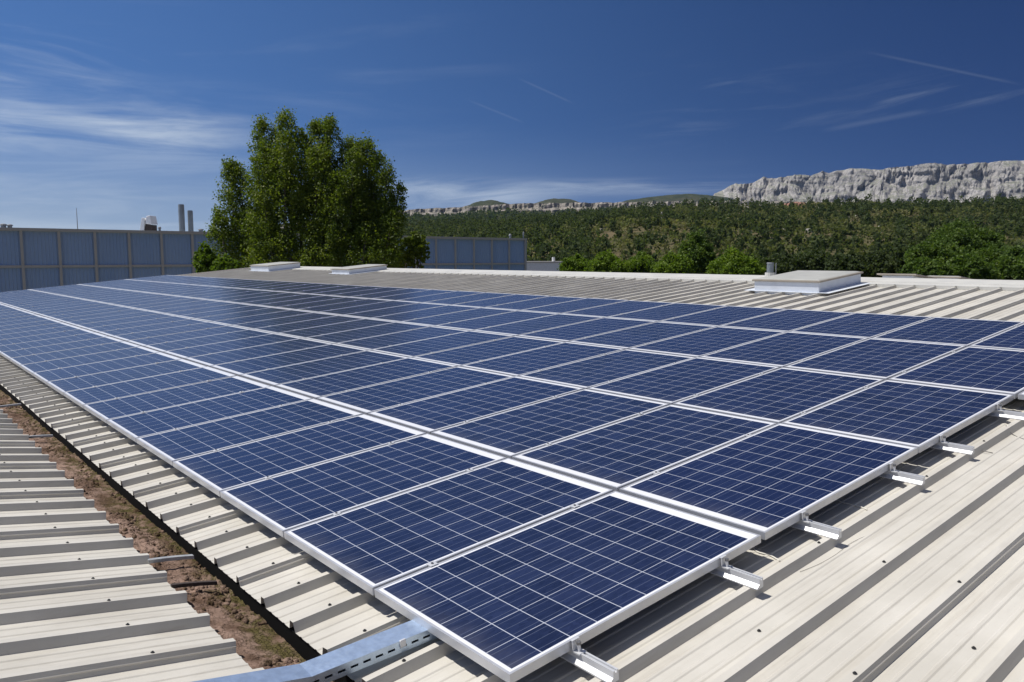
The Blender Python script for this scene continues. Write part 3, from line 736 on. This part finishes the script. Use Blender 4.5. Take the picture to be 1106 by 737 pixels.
# walls
def wallq(mb, pts): mb.quad(*[w2l(*p) for p in pts])
mb = MB(); e = bk(0, 14.5, 0); we = l2w(*e); lw = l2w(*lf(0, 14, 0)); gwv = l2w(0, -.45, -.30); rd = l2w(0, YR, PAN)
for X in (XL + .02, XRt - .02):
    wallq(mb, [(X, lw[1], GZ), (X, gwv[1], GZ), (X, gwv[1], gwv[2]), (X, lw[1], lw[2] - .03)])
    wallq(mb, [(X, gwv[1], GZ), (X, rd[1], GZ), (X, rd[1], rd[2] - .03), (X, gwv[1], gwv[2])])
    wallq(mb, [(X, rd[1], GZ), (X, we[1] - .1, GZ), (X, we[1] - .1, we[2] - .03), (X, rd[1], rd[2] - .03)])
wallq(mb, [(XL, we[1] - .1, GZ), (XRt, we[1] - .1, GZ), (XRt, we[1] - .1, we[2] - .03), (XL, we[1] - .1, we[2] - .03)])
wallq(mb, [(XL, lw[1], GZ), (XRt, lw[1], GZ), (XRt, lw[1], lw[2] - .03), (XL, lw[1], lw[2] - .03)])
mb.build('wall', 'plaster', fac)
# screws, on the crests
sm = MB(); sm.tube([(0, 0, 0), (0, 0, .0014)], .0085, 10); sm.tube([(0, 0, .0015), (0, 0, .0060)], .0046, 6); smesh = sm.mesh('screw', 'screw')
def screw(p, rx=0):
    q = link('screw', smesh, fac); q.location = p; q.rotation_euler = (rx, 0, 0)
nscr = 0
for k in range(-32, 3):
    screw((XR0 + k * RP + random.uniform(-.004, .004), -.150 + random.uniform(-.012, .012), CREST + .002)); nscr += 1
for k in range(-26, 0):
    p = lf(XR0 + shift + k * RP + random.uniform(-.004, .004), .36 + random.uniform(-.012, .012), .048); screw(p, -AL); nscr += 1
for (x, y) in [(.150, 1.93), (.483, 1.93), (.812, 1.95), (.817, .985), (.355, 1.07), (1.03, 1.52), (.483, 4.1), (.150, 4.1), (.817, 3.8), (.150, 3.2)]:
    onc = min(abs((x - XR0) % RP), RP - abs((x - XR0) % RP)) < .02; screw((x, y, CREST + .002 if onc else PAN + .003))
p = lf(XR0 + shift - 6 * RP + .11, .95, .003); screw(p, -AL)

# debris in the gutter
NX, NY = 1150, 26; xs = np.linspace(-13.5, 1.2, NX); mv = []; moss = []
for i in range(NX):
    for j in range(NY):
        q = j / (NY - 1); x = xs[i]; y = -.655 + .317 * q
        moss_ = max(0, min(1, (q - .48) * 3.0 + .8 * noise.noise(Vector((x * 1.4, q * 2, 5)))))
        cr = noise.voronoi(Vector((x * 22 + .9 * noise.noise(Vector((x * 9, y * 9, 1))), y * 34, 3)))[0]
        crust = max(0, min(1, .5 + 2.2 * noise.noise(Vector((x * 1.9, y * 5, 8)))))
        z = -.172 - .050 * q + .016 * fbm(x * 2.0, y * 4, 0) + crust * .020 * max(0, 1 - (cr[0] * 1.6) ** 3) + .007 * fbm(x * 30, y * 30, 3)
        z += -.012 * moss_ + (-.035 if q < .10 else 0)
        mv.append((x, y, z)); moss.append(moss_)
chunks = MB()
for i in range(1500):
    x = -random.random() ** 1.6 * 11.5 + .4; q = min(.97, max(.22, random.gauss(.62, .17))); y = -.655 + .317 * q
    if noise.noise(Vector((x * 1.9, y * 5, 8))) < -.12: continue
    z = -.168 - .050 * q + .016 * fbm(x * 2.0, y * 4, 0) - .012 * max(0, min(1, (q - .48) * 3)) + .002; rr = random.uniform(.006, .022); n_ = random.randint(5, 7); th = random.uniform(.003, .010); tx, ty_ = random.uniform(-.3, .3), random.uniform(-.3, .3)
    ring_ = [(rr * random.uniform(.6, 1.3) * math.cos(2 * math.pi * j / n_), rr * random.uniform(.5, 1.1) * math.sin(2 * math.pi * j / n_)) for j in range(n_)]
    i0 = len(chunks.v)
    for h_ in (-th, th):
        for a, b in ring_: chunks.v.append((x + a, y + b, z + h_ + tx * a + ty_ * b))
    chunks.f.append(tuple(range(i0 + n_, i0 + 2 * n_)))
    for j in range(n_): chunks.f.append((i0 + j, i0 + (j + 1) % n_, i0 + n_ + (j + 1) % n_, i0 + n_ + j))
nb0 = len(mv); mv += chunks.v; moss += [random.uniform(0, .5)] * len(chunks.v); cf = [tuple(k + nb0 for k in f_) for f_ in chunks.f]
me = bpy.data.meshes.new('gutter_debris'); fs = cf + [(i * NY + j, (i + 1) * NY + j, (i + 1) * NY + j + 1, i * NY + j + 1) for i in range(NX - 1) for j in range(NY - 1)]
me.from_pydata(mv, [], fs); me.materials.append(MT['gutter_soil']); a_ = me.attributes.new('moss', 'FLOAT', 'POINT'); a_.data.foreach_set('value', moss)
me.polygons.foreach_set('use_smooth', [True] * len(me.polygons)); o = link('gutter_debris', me); o.rotation_euler = (TH, 0, 0)
tag(o, 'brown silt, dry crust and green moss lying along the roof gutter', 'debris', kind='stuff')
# straps over the gutter
def strap(x0, x1, y0, y1, z0, z1, m, lab, w=.030, hs=.020):
    p = l2w(x0, y0, z0); t = thing('gutter_strap', lab, 'strap', p, (TH, 0, 0), group='metal straps across the gutter')
    n_ = 7; pts = []
    for i in range(n_):
        q = i / (n_ - 1); pts.append(((x1 - x0) * q, (y1 - y0) * q, (z1 - z0) * q + .003 * math.sin(math.pi * q)))
    mb = MB()
    for a, b in zip(pts[:-1], pts[1:]):
        mb.hexa([(a[0] - w / 2, a[1], a[2] - hs), (a[0] + w / 2, a[1], a[2] - hs), (b[0] + w / 2, b[1], b[2] - hs), (b[0] - w / 2, b[1], b[2] - hs),
                 (a[0] - w / 2, a[1], a[2]), (a[0] + w / 2, a[1], a[2]), (b[0] + w / 2, b[1], b[2]), (b[0] - w / 2, b[1], b[2])])
    mb.build('bar', m, t)
    MB().box(-w / 2, w / 2, -.004, -.001, -.022, .001).build('hook', m, t)
strap(-2.54, -2.44, -.60, -.385, -.118, -.135, 'strap_grey', 'light grey bent metal strap across the gutter, nearest but one')
strap(-2.12, -2.02, -.60, -.40, -.128, -.150, 'strap_rust', 'dark rusty metal strap across the gutter, nearest of all', .022)
#strap(-3.36, -3.20, -.58, -.44, -.140, -.150, 'strap_rust', 'thin rusty metal strap across the gutter, third from the front', .014)
strap(-6.62, -6.50, -.60, -.40, -.118, -.130, 'strap_grey', 'pale metal strap across the mossy part of the gutter')
strap(-8.62, -8.54, -.62, -.375, -.115, -.118, 'strap_grey', 'farthest pale metal strap across the gutter, by the left photo edge')

# ================================================================== ROOFLIGHTS
def rooflight(x0, x1, y0, y1, hb, ht, lab, over=.09, apron=True, name='rooflight', frame=l2w, rx=TH):
    cx_, cy_ = (x0 + x1) / 2, (y0 + y1) / 2
    t = thing(name, lab, 'rooflight', frame(cx_, cy_, PAN), (rx, 0, 0), group='rooflights on the cream roof')
    a, b = (x1 - x0) / 2, (y1 - y0) / 2
    MB().box(-a, a, -b, b, .002, hb).build('curb', 'sky_box', t, bevel=.008)
    MB().box(-a - over, a + over, -b - over * .7, b + over * .7, hb + .002, hb + .032).build('lid_frame', 'lid_edge', t, bevel=.004)
    mb = MB(); A, B = a + over - .03, b + over * .7 - .03
    mb.hexa([(-A, -B, hb + .034), (A, -B, hb + .034), (A, B, hb + .034), (-A, B, hb + .034), (-A + .06, -B + .06, hb + ht), (A - .06, -B + .06, hb + ht), (A - .06, B - .06, hb + ht), (-A + .06, B - .06, hb + ht)])
    mb.build('lid', 'lid_grey', t, bevel=.01)
    if apron:
        mb = MB(); mb.box(a + .002, a + .20, -b - .04, b + .20, .056, .060); mb.box(-a - .20, -a - .002, -b - .04, b + .1, .056, .060)
        mb.box(-a - .1, a + .001, -b - .05, -b - .002, .056, .060); mb.build('flashing', 'sky_box', t)
    return t
rooflight(-6.10, -4.84, 10.93, 12.40, .230, .050, 'large grey-lidded rooflight on the roof between panels and ridge, right of centre', over=.035)
rooflight(-30.9, -29.05, 11.35, 12.75, .26, .05, 'leftmost rooflight, near the poplar at the far left end of the ridge', over=.04)
rooflight(-23.4, -22.15, 11.3, 12.8, .20, .05, 'second rooflight from the left, near the far left end of the ridge', over=.04)
def bw(x, y, z): q = bk(x, y, z + .136); return l2w(*q)
rooflight(-5.35, -4.75, 1.15, 2.0, .20, .03, 'grey-lidded rooflight just beyond the ridge behind the large one', name='rooflight', frame=bw, rx=-TH, apron=False)
rooflight(-5.45, -4.85, 3.6, 4.3, .34, .05, 'pale low rooflight beyond the ridge, farthest right', name='rooflight', frame=bw, rx=-TH, apron=False)
# small pipe near the ridge
q = l2w(-7.05, 12.95, PAN + .066); vp = thing('vent_pipe', 'small blue-grey vent pipe on a white base at the ridge', 'vent pipe', q)
MB().tube([(0, 0, 0), (0, 0, .09)], .105, 14).build('base', 'cap_white', vp)
MB().tube([(0, 0, .092), (0, 0, .275)], .070, 14).build('pipe', 'steel_stack', vp)
MB().tube([(0, 0, .276), (0, 0, .300)], [.078, .070], 14).build('cap', 'mast', vp)
MB().tube([(.12, .02, 0), (.12, .02, .29)], .010, 6).build('stay', 'mast', vp)

# ================================================================== SOLAR PANELS
PXW, MW = 1.01, .992
rows = [  # y0, y1, lower margin, upper margin
    (0.000, 1.657, .030, .074), (1.693, 3.443, .062, .045), (3.467, 5.140, .048, .045), (5.172, 6.928, .060, .045), (6.952, 8.617, .048, .040)]
FH = .040
def panel_meshes(y0, y1, mb_, mt_):
    L = y1 - y0; lip = .012; f = MB()
    # outer frame: four extruded members with a top lip, mitre-butted
    f.box(0, MW, 0, lip, -FH, 0); f.box(0, MW, L - lip, L, -FH, 0); f.box(0, lip, lip, L - lip, -FH, 0); f.box(MW - lip, MW, lip, L - lip, -FH, 0)
    f.box(lip, MW - lip, lip, lip + .02, -FH, -FH + .002); f.box(lip, MW - lip, L - lip - .02, L - lip, -FH, -FH + .002)
    fm = f.mesh('frame', 'alu_frame')
    g_ = MB(); g_.box(lip, MW - lip, lip, L - lip, -.0072, -.0014); gm_ = g_.mesh('laminate', 'pv')
    uvl = gm_.uv_layers.new(name='UVMap'); cw = (MW - 2 * .024) / 6; ch = (L - mb_ - mt_) / 10
    for lp in gm_.loops:
        x, y, z = gm_.vertices[lp.vertex_index].co; uvl.data[lp.index].uv = ((x - .024) / cw, (y - mb_) / ch)
    j = MB(); j.box(MW / 2 - .06, MW / 2 + .06, L - .20, L - .09, -.032, -.0075); jm = j.mesh('junction_box', 'screw')
    return fm, gm_, jm
ORD = ['first', 'second', 'third', 'fourth', 'fifth', 'sixth', 'seventh', 'eighth', 'ninth', 'tenth', 'eleventh', 'twelfth', 'thirteenth', 'fourteenth', 'fifteenth', 'sixteenth', 'seventeenth', 'eighteenth', 'nineteenth',
       'twentieth'] + ['twenty-' + w for w in ('first', 'second', 'third', 'fourth', 'fifth', 'sixth', 'seventh', 'eighth', 'ninth')] + ['thirtieth', 'thirty-first', 'thirty-second', 'thirty-third']
RW = ['in the row nearest the gutter', 'in second row from gutter', 'in the middle row', 'in second row from ridge', 'in the row nearest the ridge']
for ri, (y0, y1, a_, b_) in enumerate(rows):
    fm, gm_, jm = panel_meshes(y0, y1, a_, b_)
    for c in range(-3 if ri >= 3 else 0, 33):
        if c >= 0: lab = 'solar panel %s, %s column from the array\'s front corner' % (RW[ri], ORD[c])
        else: lab = 'solar panel %s, %s column right of the front corner' % (RW[ri], ORD[-c - 1])
        o = thing('solar_panel', lab, 'solar panel', l2w(-(c + 1) * PXW + .009 + random.uniform(-.0012, .0012), y0, random.uniform(-.0008, .0008)), (TH + random.gauss(0, .0008), random.gauss(0, .0010), random.gauss(0, .0003)), group='solar panels of the roof array')
        link('frame', fm, o); link('laminate', gm_, o); link('junction_box', jm, o)

# ---- mounting rails with their clamps
rail_prof = [(-.031, 0), (.018, 0), (.018, .046), (.009, .046), (.009, .036), (-.001, .036), (-.001, .046), (-.010, .046), (-.012, .020), (-.031, .006)]
em = MB(); em.prism([(-.020, -.046), (.020, -.046), (.020, -.040), (-.020, -.040)], .004, .040); em.prism([(-.020, -.0395), (.020, -.0395), (.020, .0015), (-.020, .0015)], .0005, .0055)
em.box(-.008, .0054, -.020, .020, .0016, .0046); em.tube([(.020, 0, -.0398), (.020, 0, -.012)], .007, 8); em_mesh = em.mesh('end_clamp', 'alu')
bm_ = MB().tube([(.020, 0, -.0118), (.020, 0, .000)], .0095, 6).mesh('bolt', 'zinc_dark')
mm = MB(); mm.box(-.021, .021, -.022, .022, .0012, .0042); mm.box(-.006, .006, -.022, .022, -.040, .0011); mm_mesh = mm.mesh('mid_clamp', 'alu')
bt = MB().tube([(0, 0, .0043), (0, 0, .010)], .0065, 6).mesh('bolt', 'zinc_dark')
rail_y = [(.335, 0), (1.325, 0), (2.045, 1), (3.055, 1), (3.785, 2), (4.785, 2), (5.50, 3), (6.58, 3), (7.30, 4), (8.28, 4)]
rl = ['lower rail of the row nearest the gutter', 'upper rail of the row nearest the gutter', 'lower rail of the second row up', 'upper rail of the second row up', 'lower rail of the middle row', 'upper rail of the middle row',
      'lower rail of the second row from the ridge', 'upper rail of the second row from the ridge', 'lower rail of the row nearest the ridge', 'upper rail of the row nearest the ridge']
for (y, ri), lb_ in zip(rail_y, rl):
    xe = .205 + random.uniform(-.012, .008) if ri < 3 else 3 * PXW + .2
    t = thing('mounting_rail', 'aluminium ' + lb_ + ', ending beside the panels', 'mounting rail', l2w(0, y, 0), (TH, 0, 0), group='mounting rails under the panels')
    MB().prism([(p, q - .088) for p, q in rail_prof], -33.3, xe, 'x').build('rail', 'alu', t)
    e_ = link('end_clamp', em_mesh, t); e_.location = (0.0 if ri < 3 else 3 * PXW, 0, 0); link('bolt', bm_, e_)
    for c in range(1, 26):
        q = link('mid_clamp', mm_mesh, t); q.location = (-c * PXW - 0.0, 0, 0); link('bolt', bt, q)

# ---- cable tray from under the array, over the gutter, onto the left slope
ty = thing('cable_tray', 'galvanised cable tray with slotted side bridging the gutter', 'cable tray', l2w(-.64, -.3, -.09), (TH, 0, 0))
O_ = np.array([-.64, -.3, -.09])
TW = .118; THt = .052
A_ = np.array([-.600, .20, -.088]); B_ = np.array([-.668, -.515, -.088]); k_ = 2.4; C_ = np.array([-.668 - .10 * k_ / 2.4, -.515 - k_ * cA, -.086 + k_ * sA])
def tray_seg(a, b, name_lid, name_side):
    a = a - O_; b = b - O_
    d = (b - a); L = np.linalg.norm(d); d /= L; r_ = np.cross(d, [0, 0, 1]); r_ /= np.linalg.norm(r_)
    if r_[0] < 0: r_ = -r_
    n_ = np.cross(r_, d); n_ = n_ if n_[2] > 0 else -n_
    def P_(s_, w, h): return tuple(a + d * s_ + r_ * w + n_ * h)
    def bx(mb, s0, s1, w0, w1, h0, h1):
        mb.hexa([P_(s0, w0, h0), P_(s0, w1, h0), P_(s1, w1, h0), P_(s1, w0, h0), P_(s0, w0, h1), P_(s0, w1, h1), P_(s1, w1, h1), P_(s1, w0, h1)])
    mb = MB(); bx(mb, 0, L, -TW / 2 - .002, TW / 2 + .002, THt, THt + .0015); bx(mb, 0, L, TW / 2 + .0005, TW / 2 + .002, THt - .012, THt - .0002); bx(mb, 0, L, -TW / 2 - .002, -TW / 2 - .0005, THt - .012, THt - .0002)
    mb.build('lid', 'galv', ty)
    mb = MB(); bx(mb, 0, L, -TW / 2, TW / 2, 0, .0015)
    for w in (-TW / 2, TW / 2 - .0015):     # sides with a row of slots
        bx(mb, 0, L, w, w + .0015, .0016, .020); bx(mb, 0, L, w, w + .0015, .030, THt - .0003)
        s_ = 0
        while s_ < L:
            bx(mb, s_, min(L, s_ + .022), w, w + .0015, .0201, .0299); s_ += .055
    mb.build('tray_body', 'galv', ty)
    mb = MB()
    for w in (-.03, -.012, .008, .028): mb.tube([P_(.01, w, .012), P_(L - .01, w, .012)], .0065, 6)
    mb.build('cables', 'screw', ty)
tray_seg(A_, B_, '', ''); tray_seg(B_ + np.array([0, -.002, 0]), C_, '', '')
cq = B_ * .45 + A_ * .55 - O_ + np.array([TW / 2 + .004, 0, .030])
mb = MB().box(cq[0] - .004, cq[0] + .006, cq[1] - .014, cq[1] + .014, cq[2] - .004, cq[2] + .028); mb.build('clip', 'alu', ty, bevel=.002)

# ---- loose cables along the right edge
def cable(pts, r, m, lab):
    p0 = pts[0]; t = l2w(*p0); rel = [(a - p0[0], b - p0[1], c - p0[2]) for a, b, c in pts]
    V_ = [Vector(p) for p in rel]; out = []
    for i in range(len(V_) - 1):
        a = V_[max(i - 1, 0)]; b = V_[i]; c = V_[i + 1]; d = V_[min(i + 2, len(V_) - 1)]
        for q in np.linspace(0, 1, 7)[:-1]:
            out.append(.5 * ((2 * b) + (-a + c) * q + (2 * a - 5 * b + 4 * c - d) * q * q + (-a + 3 * b - 3 * c + d) * q ** 3))
    out.append(V_[-1]); o = MB().tube(out, r, 7).build('cable', m, smooth=True); o.location = t; o.rotation_euler = (TH, 0, 0)
    tag(o, lab, 'cable', group='loose cables at the panel edge')
z_ = PAN + .007
cable([(-.30, 1.78, -.10), (-.14, 1.76, z_), (-.07, 1.715, z_), (0, 1.72, z_), (.07, 1.695, z_)], .0042, 'wire_white', 'short white cable on the roof beside the nearest panel joint')
cable([(-.30, 2.62, -.10), (-.08, 2.60, z_), (.02, 2.60, z_), (.085, 2.58, z_)], .0036, 'wire_white', 'white cable crossing the shadow between the second and third nearest brackets')
cable([(-.3, 3.95, -.10), (-.05, 4.05, z_), (.10, 4.02, z_), (.2, 3.98, z_ + .008), (.24, 4.0, z_)], .0030, 'wire_grey', 'thin dark cable on the roof past the middle brackets')
cable([(.135, 4.55, CREST + .004), (.20, 4.5, z_ - .002), (.34, 4.40, z_ - .003), (.45, 4.30, z_ - .003), (.483, 4.32, CREST + .004), (.56, 4.40, z_ - .003), (.70, 4.6, z_ - .003)], .0026, 'wire_grey', 'thin brown wire lying loose on the roof near the right photo edge')
cable([(.200, 1.66, z_ - .004), (.225, 1.80, z_ - .004), (.232, 1.95, z_ - .004), (.222, 2.10, z_ - .004), (.236, 2.25, z_ - .004), (.245, 2.36, z_ - .004)], .0009, 'wire_grey', 'thin wire lying along the rib foot beside the second bracket')
